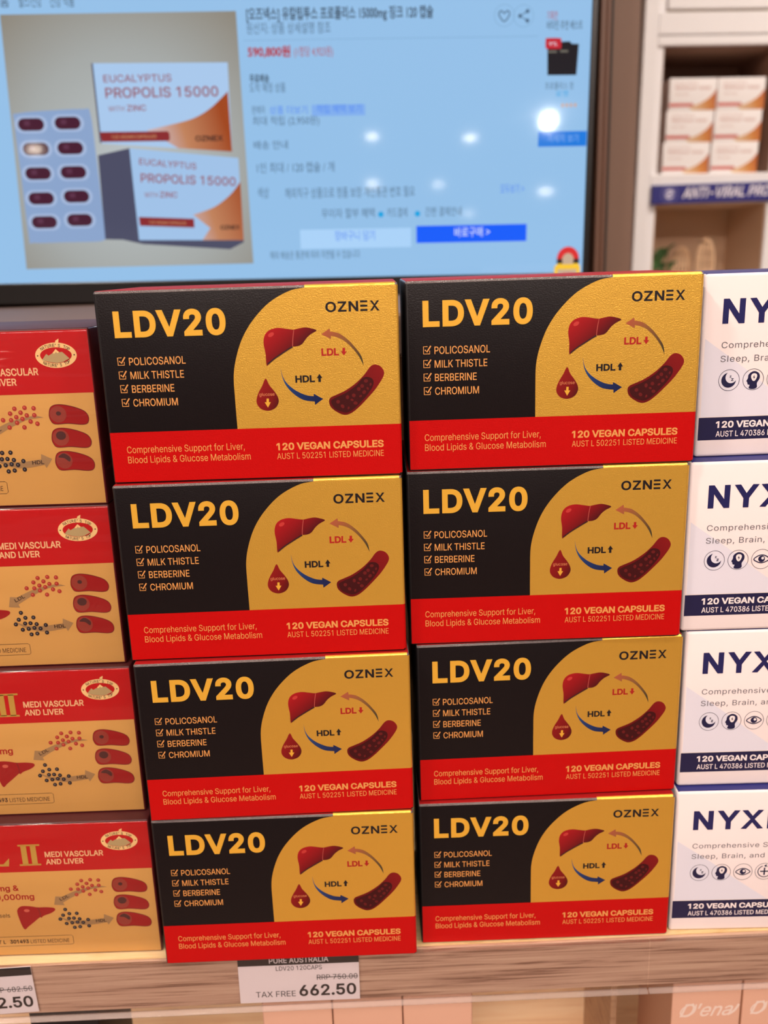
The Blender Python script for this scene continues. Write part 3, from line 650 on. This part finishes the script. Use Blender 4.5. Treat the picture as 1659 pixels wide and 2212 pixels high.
    a = Geo(); a.poly([(103.95, 67.7), (107.94, 70.19), (108.13, 68.75)]+smooth([(108.13, 68.75), (112.11, 67.84), (116.2, 64.88), (119.86, 60.66), (122.28, 56.86), (123.09, 52.66)], 4, False)[1:]+smooth([(123.09, 52.66), (121.02, 57.0), (117.78, 61.3), (114.11, 64.6), (110.81, 66.2), (108.39, 66.8)], 4, False)[1:]+[(108.33, 65.34)], m_larr, .12)
    a.poly(smooth([(84.09, 52.98), (84.99, 48.56), (87.13, 45.14), (90.79, 42.09), (95.35, 39.85), (98.89, 39.25)], 4, False)+[(99.03, 40.39), (103.35, 37.85), (99.39, 35.13), (99.29, 36.76)]+smooth([(99.29, 36.76), (94.39, 37.53), (90.28, 40.0), (86.66, 43.9), (84.76, 48.15), (84.09, 52.98)], 4, False)[1:-1], m_harr, .12)
    a.build('cycle_arrows', t)
    a = Geo(); a.text('LDL', 103.6, 57.8, m_dred, .12, 8.2, 3.4, .032); a.poly([(113.5, 61.2), (114.7, 61.2), (114.65, 59.6), (115.5, 59.6), (114.05, 57.7), (112.7, 59.6), (113.5, 59.6)], m_dred, .12)
    a.text('HDL', 90.7, 45.8, m_ink, .12, 9.2, 3.3, .032); a.poly([(101.5, 45.8), (102.7, 45.8), (102.7, 47.6), (103.5, 47.6), (102.14, 49.6), (100.8, 47.6), (101.5, 47.6)], m_ink, .12); a.build('cycle_lettering', t)
    return t
m_liv = grad_mat('liver_print', [(0, (164, 22, 28)), (.55, (124, 17, 23)), (1, (54, 14, 20))], (.079, 0, .070), (.0895, 0, .0575), .4, .25)
m_livl = mat('liver_line', (184, 84, 74), .4); m_livd = mat('liver_edge', (50, 16, 22), .4); m_livh = mat('liver_highlight_print', (186, 52, 48), .4)
m_ves = grad_mat('vessel_print', [(0, (94, 13, 17)), (.7, (112, 17, 21)), (1, (124, 19, 21))], (.107, 0, .033), (.131, 0, .051), .4, .25)
m_vesd = mat('vessel_inside_print', (60, 14, 17), .4, 0, .25); m_cell = mat('blood_cell_print', (98, 26, 27), .4, 0, .25)
m_drop = grad_mat('droplet_print', [(0, (132, 22, 22)), (.6, (114, 18, 19)), (1, (70, 14, 17))], (.073, 0, .041), (.0825, 0, .036), .4, .25); m_dropt = mat('droplet_text', (214, 130, 84), .4)
m_larr = grad_mat('brown_arrow_print', [(0, (168, 84, 58)), (.45, (134, 88, 50)), (1, (60, 54, 36))], (.104, 0, .068), (.1225, 0, .055), .3)
m_harr = grad_mat('blue_arrow_print', [(0, (40, 76, 128)), (.5, (24, 50, 104)), (1, (18, 30, 76))], (.084, 0, .052), (.100, 0, .038), .3)

P0 = .0907041
LDV = [('A1', -.1311, .0005, -.0187, 3*P0+.0015, None), ('A2', -.1316, -.0026, .0001, 2*P0+.0002, 0), ('A3', -.1302, -.0065, .0081, P0+.0001, 1), ('A4', -.1305, -.0057, -.0067, SZ, 2),
       ('B1', .0123, .0045, -.0155, 3*P0+.0015, None), ('B2', .0108, .0045, -.0149, 2*P0-.0001, 4), ('B3', .0137, .0039, .0060, P0-.0015, 5), ('B4', .0128, .0014, -.0095, SZ, 6)]
WHICH = ['topmost', 'second from top', 'third from top', 'lowest']
proto = liver_carton()
for i, (nm, x, y, rz, z, above) in enumerate(LDV):
    topz = (LDV[above][4] if above is not None else z+P0+.0003); s = (topz-z-.0001)/(BH/1000)
    lb = 'black-gold-red capsule carton, %s of the %s' % (WHICH[i % 4], 'stack by the red-tan cartons' if i < 4 else 'stack by the white cartons')
    if i == 0: t = proto; t['label'] = lb; t.location = (x, y, z); t.rotation_euler = (0, 0, rz); t.scale = (1, 1, s)
    else: t = dup(proto, 'capsule_carton', lb, 'black, gold and red capsule cartons', (x, y, z), rz, (1, 1, s))

# ------------------------------------------------------------------ white and navy cartons
WW, WH, WR = 140., 90.2, 1.8
def white_carton():
    t = thing('white_carton', 'x', 'carton', group='white and navy capsule cartons')
    carton_body('box_body', WW/1000, .085, WH/1000, WR/1000, m_white, m_navytop, m_white, t)
    a = Geo(); a.poly([(1.9, 59.2), (21.2, 45.4), (35.5, 34.2), (54, 20.6), (1.9, 20.6)], m_lilac, .03); a.poly([(60, 20.6), (138, 66), (138, 20.6)], m_lilac, .03); a.build('lilac_tint', t)
    a = Geo(); a.rect(1.2, 8.7, WW-1.2, 20.2, m_navy, .06); a.build('navy_band', t)
    a = Geo(); a.text('NYXI', 9.9, 66.2, m_navyfoil, .15, 43.5, 11.9, .028, spacing=1.16); a.build('title_lettering', t)
    a = Geo(); a.text('Comprehensive Support for', 10.3, 54.4, m_grey, .1, 66, 3.0, spacing=1.06); a.text('Sleep, Brain, and Eye', 10.2, 47.7, m_grey, .1, 51, 3.0, spacing=1.06); a.build('claim_lettering', t)
    a = Geo(); a.text('120 VEGAN CAPSULES', 10, 14.8, m_white, .12, 54.5, 3.4, .03); a.text('AUST L 470386 LISTED MEDICINE', 10.2, 10.3, m_white, .12, 54, 2.9, .008); a.build('band_lettering', t)
    a = Geo(); o = .12
    cx = [15.15, 27.3, 39.4, 51.4]; cz = 38.6
    for x in cx: a.ring(x, cz, 5.2, .22, m_navy, o)
    n = 18; A = [(cx[0]-.2+3.7*math.cos(math.radians(100+260*k/n)), cz+3.7*math.sin(math.radians(100+260*k/n))) for k in range(n+1)]
    x0, z0 = A[0]; x1, z1 = A[-1]; mx, mz = cx[0]+1.1, cz+1.3; B = []
    a0 = math.atan2(z1-mz, x1-mx); a1 = math.atan2(z0-mz, x0-mx)-2*math.pi
    while a1 > a0: a1 -= 2*math.pi
    if a0-a1 > 2*math.pi: a1 += 2*math.pi
    r0, r1 = math.hypot(x1-mx, z1-mz), math.hypot(x0-mx, z0-mz)
    for k in range(1, n): q = k/n; an = a0+(a1-a0)*q; rr = r0+(r1-r0)*q; B.append((mx+rr*math.cos(an), mz+rr*math.sin(an)))
    a.poly(A+B, m_navy, o); a.text('z', cx[0]+.2, cz+1.3, m_navy, o, .9, 1.3, .02); a.text('z', cx[0]+1.0, cz-.4, m_navy, o, 1.3, 1.7, .02)
    hx = cx[1]; a.poly(smooth([(hx-2.0, cz-4.3), (hx-1.6, cz-2.7), (hx-2.6, cz-2.4), (hx-2.9, cz-1.3), (hx-3.4, cz-.7), (hx-2.7, cz+.7), (hx-2.5, cz+2.4), (hx-.9, cz+3.8), (hx+1.0, cz+4.0), (hx+2.9, cz+2.7), (hx+3.2, cz+.4), (hx+2.0, cz-1.8), (hx+2.1, cz-4.0), (hx+.2, cz-4.8)], 3), m_navy, o)
    a.poly(smooth([(hx-.3, cz-.6), (hx-1.2, cz+1.2), (hx-.8, cz+2.6), (hx+.4, cz+3.0), (hx+1.6, cz+2.5), (hx+1.8, cz+1.2), (hx+.9, cz-.6)], 3), m_white, o+.05); a.poly([(hx+.5, cz+2.4), (hx-.3, cz+.9), (hx+.3, cz+.9), (hx+.1, cz-.2), (hx+.9, cz+1.3), (hx+.4, cz+1.3)], m_navy, o+.08)
    ex = cx[2]; a.stroke(smooth([(ex-4.0, cz), (ex-2, cz+1.7), (ex, cz+2.2), (ex+2, cz+1.7), (ex+4.0, cz), (ex+2, cz-1.5), (ex, cz-2.0), (ex-2, cz-1.5)], 4), .55, m_navy, o, True); a.disc(ex, cz+.1, 1.75, m_navy, o); a.disc(ex+.5, cz+.5, .7, m_white, o+.05)
    px = cx[3]; a.rect(px-2.4, cz-.4, px+2.4, cz+.4, m_navy, o); a.rect(px-.4, cz-2.4, px+.4, cz+2.4, m_navy, o); a.stroke([(px+3.6*math.cos(math.radians(d)), cz+3.6*math.sin(math.radians(d))) for d in range(110, 440, 15)], .5, m_navy, o); a.poly([(px+1.0, cz+4.6), (px+1.0, cz+2.6), (px-.5, cz+3.6)], m_navy, o)
    a.build('benefit_icons', t); return t
PW = .0906287
WB = [(.15812, .0173, .00557, 3*PW+.00071), (.15285, .00744, -.01823, 2*PW+.00033), (.15597, .00766, -.0248, PW-.00129), (.15452, .00257, -.0327, SZ)]
proto = white_carton()
for i, (x, y, rz, z) in enumerate(WB):
    top = WB[i-1][3] if i else z+PW; s = (top-z-.0001)/(WH/1000); lb = 'white and navy capsule carton, %s of the stack cut by the frame edge' % WHICH[i]
    if i == 0: t = proto; t['label'] = lb; t.location = (x, y, z); t.rotation_euler = (0, 0, rz); t.scale = (1, 1, s)
    else: t = dup(proto, 'white_carton', lb, 'white and navy capsule cartons', (x, y, z), rz, (1, 1, s))

# ------------------------------------------------------------------ red and tan cartons in shrink wrap (origin at lower RIGHT of front)
NW, NH = 150., 85.2
m_nred = mat('nt_red', (184, 12, 18), .4); m_tan = mat('nt_tan', (208, 156, 84), .5, 0, .4, (900, .06, .0002)); m_ndark = mat('nt_dark_side', (96, 22, 26), .5); m_ntop = mat('nt_top', (70, 20, 22), .5)
m_cream = mat('nt_cream', (236, 196, 132), .5); m_ngold = mat('nt_gold', (206, 164, 76), .4, .3); m_nmt = mat('nt_mountain', (176, 152, 106), .5); m_npale = mat('nt_pale', (226, 178, 130), .5)
m_arr = mat('nt_arrow', (158, 122, 80), .5); m_dotr = mat('nt_dot_red', (168, 50, 42), .4); m_dotr2 = mat('nt_dot_red_light', (198, 92, 74), .4); m_dotk = mat('nt_dot_black', (34, 26, 32), .4); m_dotk2 = mat('nt_dot_black_light', (112, 104, 108), .4); m_brown_ink = mat('nt_brown_ink', (66, 40, 26), .5)
m_nv = grad_mat('nt_vessel', [(0, (196, 52, 46)), (.5, (166, 34, 34)), (1, (190, 44, 42))], (-.015, 0, .05), (-.014, 0, .04), .45); m_nvr = mat('nt_vessel_mouth', (144, 54, 42), .45); m_nvh = mat('nt_vessel_hole', (74, 34, 32), .5); m_nve = mat('nt_vessel_edge', (108, 20, 22), .45); m_nv1 = mat('nt_vessel_red', (152, 26, 27), .45, 0, .25)
m_wrap = film_mat('shrink_wrap', (.98, .97, .97), .035, .06, ((6, 20, 55), .6, .005))
def fold_carton():
    t = thing('wrapped_carton', 'x', 'carton', group='red and tan shrink-wrapped cartons')
    b = carton_body('box_body', NW/1000, .08, NH/1000, .0009, m_tan, m_ntop, m_ndark, t, m_ntop); b.location.x = -NW/1000
    a = Geo(); a.rect(-NW+.9, 54.9, -.6, NH-.8, m_nred, .05); a.build('red_panel', t)
    a = Geo(); k = m_ngold
    for x0, x1, z0, z1 in ((-72.9, -60.9, 71.2, 72.2), (-73.2, -61.4, 58.9, 59.9), (-71.4, -68.3, 59.5, 71.6), (-66.2, -63.1, 59.5, 71.6)): a.rect(x0, z0, x1, z1, k, .12)
    a.rect(-91.6, 58.9, -79.2, 60.3, k, .12); a.rect(-90.3, 59.5, -87.3, 71.6, k, .12); a.rect(-92, 71.2, -85.6, 72.2, k, .12); a.poly([(-82.4, 60), (-79.0, 60), (-78.5, 64)], k, .12); a.build('title_numeral', t)
    a = Geo(); a.text('MEDI VASCULAR', -58.7, 63.8, m_npale, .1, 32.2, 3.5, .022); a.text('AND LIVER', -58.7, 59.2, m_npale, .1, 20.9, 3.4, .022); a.build('subtitle_lettering', t)
    a = Geo(); lx, lz = -16.9, 72.8; a.disc(lx, lz, 10.1, m_cream, .1, 5.9, 36); a.disc(lx, lz, 7.7, m_nred, .14, 3.7, 32)
    a.poly([(lx-7, lz-2), (lx-4.6, lz+.8), (lx-3.6, lz-.1), (lx-1.6, lz+1.0), (lx+.2, lz+2.9), (lx+1.8, lz+1.4), (lx+3.2, lz+1.5), (lx+6.4, lz-1.6), (lx+3, lz-3.2), (lx, lz-3.6), (lx-3, lz-3.2)], m_nmt, .18)
    a.poly([(lx-1.6, lz+1.0), (lx+.2, lz+2.9), (lx+1.8, lz+1.4), (lx+.8, lz+1.0), (lx+.2, lz+1.6), (lx-.6, lz+.8)], m_cream, .2)
    a.poly([(lx+.2, lz+5.6), (lx+.6, lz+6.8), (lx+2.2, lz+7.6), (lx+2.0, lz+6.2), (lx+1.6, lz+5.5)], m_cream, .1)
    for body, sgn in (("NATURE'S TOP", 1), ("NATURE'S TOP", -1)):
        n = len(body)
        for i, ch in enumerate(body):
            if ch == ' ': continue
            q = (i-(n-1)/2)*.155; x = lx+8.4*math.sin(q); z = lz+sgn*4.65*math.cos(q)-.75; a.text(ch, x-.5, z, m_brown_ink, .16, .32 if ch == "'" else 1.0, 1.45, .01, rot=-sgn*q*.5)
    for q in (-1, 1): a.disc(lx+q*8.9, lz, .35, m_brown_ink, .16)
    a.build('mountain_emblem', t)
    a = Geo(); a.text('mg &', -76, 43, m_dred, .1, None, 3.6, .02, right=True)
    a.text('0,000mg', -68.1, 37.2, m_dred, .1, 21.5, 3.6, .02, right=True); a.text('vessels', -83.2, 25.8, m_brown_ink, .1, 11.6, 2.6, right=True)
    a.text('AUST L', -88, 8.4, m_brown_ink, .1, 10.2, 2.4, .015, right=True)
    a.text('301493', -85.6, 8.4, m_brown_ink, .1, 10.6, 2.5, .03)
    a.text('LISTED MEDICINE', -74, 8.3, m_brown_ink, .1, 22, 2.4, 0)
    a.stroke([(-109, 6.6), (-50.6, 6.9), (-49.7, 7.6), (-49.7, 12.2), (-50.6, 12.9), (-109, 12.9)], .22, m_brown_ink, .1, True); a.build('dose_lettering', t)
    a = Geo()
    a.poly(smooth([(-26.82, 43.7), (-31.35, 44.6), (-37.81, 43.6), (-44.36, 41.9), (-50.43, 39.3)], 4, False)+[(-52.4, 38.3), (-56.3, 38.6), (-57.6, 33.2), (-51.81, 32.65), (-52.5, 34.4)]+smooth([(-52.5, 34.4), (-47.11, 37.6), (-41.0, 40.5), (-34.98, 42.8), (-26.82, 43.7)], 4, False)[1:-1], m_arr, .1)
    a.poly(smooth([(-56.46, 25.64), (-48.99, 22.59), (-40.3, 22.4), (-30.87, 23.4)], 4, False)+[(-30.56, 26.01), (-25.33, 23.39), (-28.72, 19.04), (-29.4, 20.6)]+smooth([(-29.4, 20.6), (-38.88, 19.3), (-44.64, 19.7), (-51.35, 22.0), (-56.46, 25.64)], 4, False)[1:-1], m_arr, .1)
    a.text('LDL', -53.6, 35.6, m_brown_ink, .2, 5.8, 1.9, .015, rot=.45); a.text('HDL', -35.5, 20.9, m_brown_ink, .2, 6, 1.9, .02, rot=.03); a.build('cycle_arrows', t)
    a = Geo()
    for x, z in [(-47.06, 42.99), (-43.12, 46.01), (-40.67, 48.27), (-35.63, 48.61), (-31.19, 48.24), (-37.91, 46.35), (-40.29, 44.22), (-43.05, 42.84), (-35.03, 44.89), (-31.29, 44.88), (-40.32, 41.52), (-37.35, 43.29), (-33.53, 41.93), (-30.32, 40.79), (-44.33, 39.37), (-36.96, 39.22)]:
        a.disc(x, z, 1.12, m_dotr, .14, n=14); a.disc(x-.2, z+.25, .45, m_dotr2, .18, n=8)
    for x, z in [(-51.86, 29.92), (-53.48, 26.21), (-55.37, 23.67), (-49.89, 27.1), (-45.7, 27.15), (-50.44, 24.03), (-47.65, 24.06), (-44.52, 23.45), (-52.14, 20.65), (-49.01, 21.01), (-45.93, 21.44), (-42.78, 20.97), (-39.83, 22.79), (-47.93, 17.92), (-44.85, 18.29), (-39.73, 18.64)]:
        a.disc(x, z, 1.12, m_dotk, .14, n=14); a.disc(x-.1, z+.1, .38, m_dotk2, .18, n=8)
    a.build('particle_picture', t)
    a = Geo()
    for dx, dz, hr in ((0, 0, .3), (-.1, -11.3, .62), (.2, -22.6, .7)):
        P = smooth([(-23.92, 45.3), (-22.6, 48.6), (-18.69, 49.64), (-12.51, 48.6), (-6.7, 46.3), (-4.69, 43.4), (-5.4, 40.6), (-8.22, 39.8), (-15.0, 40.5), (-21.6, 40.4), (-23.6, 42.4)], 4)
        P = [(x+dx, z+dz) for x, z in P]; a.poly(P, m_nv1, .12); a.stroke(P, .35, m_nve, .15, True)
        cx_, cz_ = -19.5+dx, 45.0+dz; a.disc(cx_, cz_, 4.1, m_nvr, .17, 4.0); a.disc(cx_+.2, cz_+.4+(hr > .5)*.6, 4.0*hr, m_nvh, .2, 3.4*hr) if dz > -20 else a.poly(smooth([(cx_-2.8, cz_+1.8), (cx_, cz_+3.6), (cx_+3.0, cz_+1.6), (cx_+2.6, cz_-.6), (cx_+.2, cz_+1.2)], 4), m_nvh, .2)
    a.build('vessel_picture', t)
    a = Geo(); P = smooth([(-78.89, 28.58), (-78.01, 31.62), (-75.47, 33.0), (-70.89, 32.7), (-66.97, 31.88), (-62.34, 31.83), (-58.2, 31.2), (-57.5, 29.8), (-59.97, 27.9), (-64.22, 26.3), (-65.8, 25.0), (-66.67, 25.3), (-70.6, 22.06), (-73.87, 19.42), (-76.1, 17.6), (-77.6, 21.0)], 4); a.poly(P, m_nv1, .12); a.stroke(smooth([(-67, 31.8), (-66.2, 28), (-66.4, 25.4)], 3, False), .4, m_nve, .15); a.disc(-73.4, 30, 1.6, m_dotr2, .15, 1.0); a.build('liver_picture', t)
    # film
    bm = bmesh.new(); bmesh.ops.create_cube(bm, size=1); o = .0007
    for v in bm.verts: v.co = Vector((-NW/1000/2+v.co.x*(NW/1000+2*o), .04+v.co.y*(.08+2*o), NH/1000/2+v.co.z*(NH/1000-.0001)))
    bmesh.ops.bevel(bm, geom=bm.edges[:], offset=.0019, segments=4, profile=.5, affect='EDGES')
    for f in bm.faces: f.smooth = True
    me = bpy.data.meshes.new('shrink_wrap'); bm.to_mesh(me); bm.free(); link('shrink_wrap', me, t, (m_wrap,))
    return t
PN = .0861863
NB = [(-.14004, .01747, -.02528, 3*PN+.00095), (-.14001, .01733, -.00697, 2*PN-.00043), (-.13755, .01334, -.00962, PN-.0013), (-.13478, .00481, -.01697, SZ)]
proto = fold_carton()
for i, (x, y, rz, z) in enumerate(NB):
    top = NB[i-1][3] if i else z+PN+.002; s = (top-z-.0001)/(NH/1000); 
    lb = 'red and tan film-wrapped carton, %s of its stack beside the black cartons' % WHICH[i]
    if i == 0: t = proto; t['label'] = lb; t.location = (x, y, z); t.rotation_euler = (0, 0, rz); t.scale = (1, 1, s)
    else: t = dup(proto, 'wrapped_carton', lb, 'red and tan shrink-wrapped cartons', (x, y, z), rz, (1, 1, s))
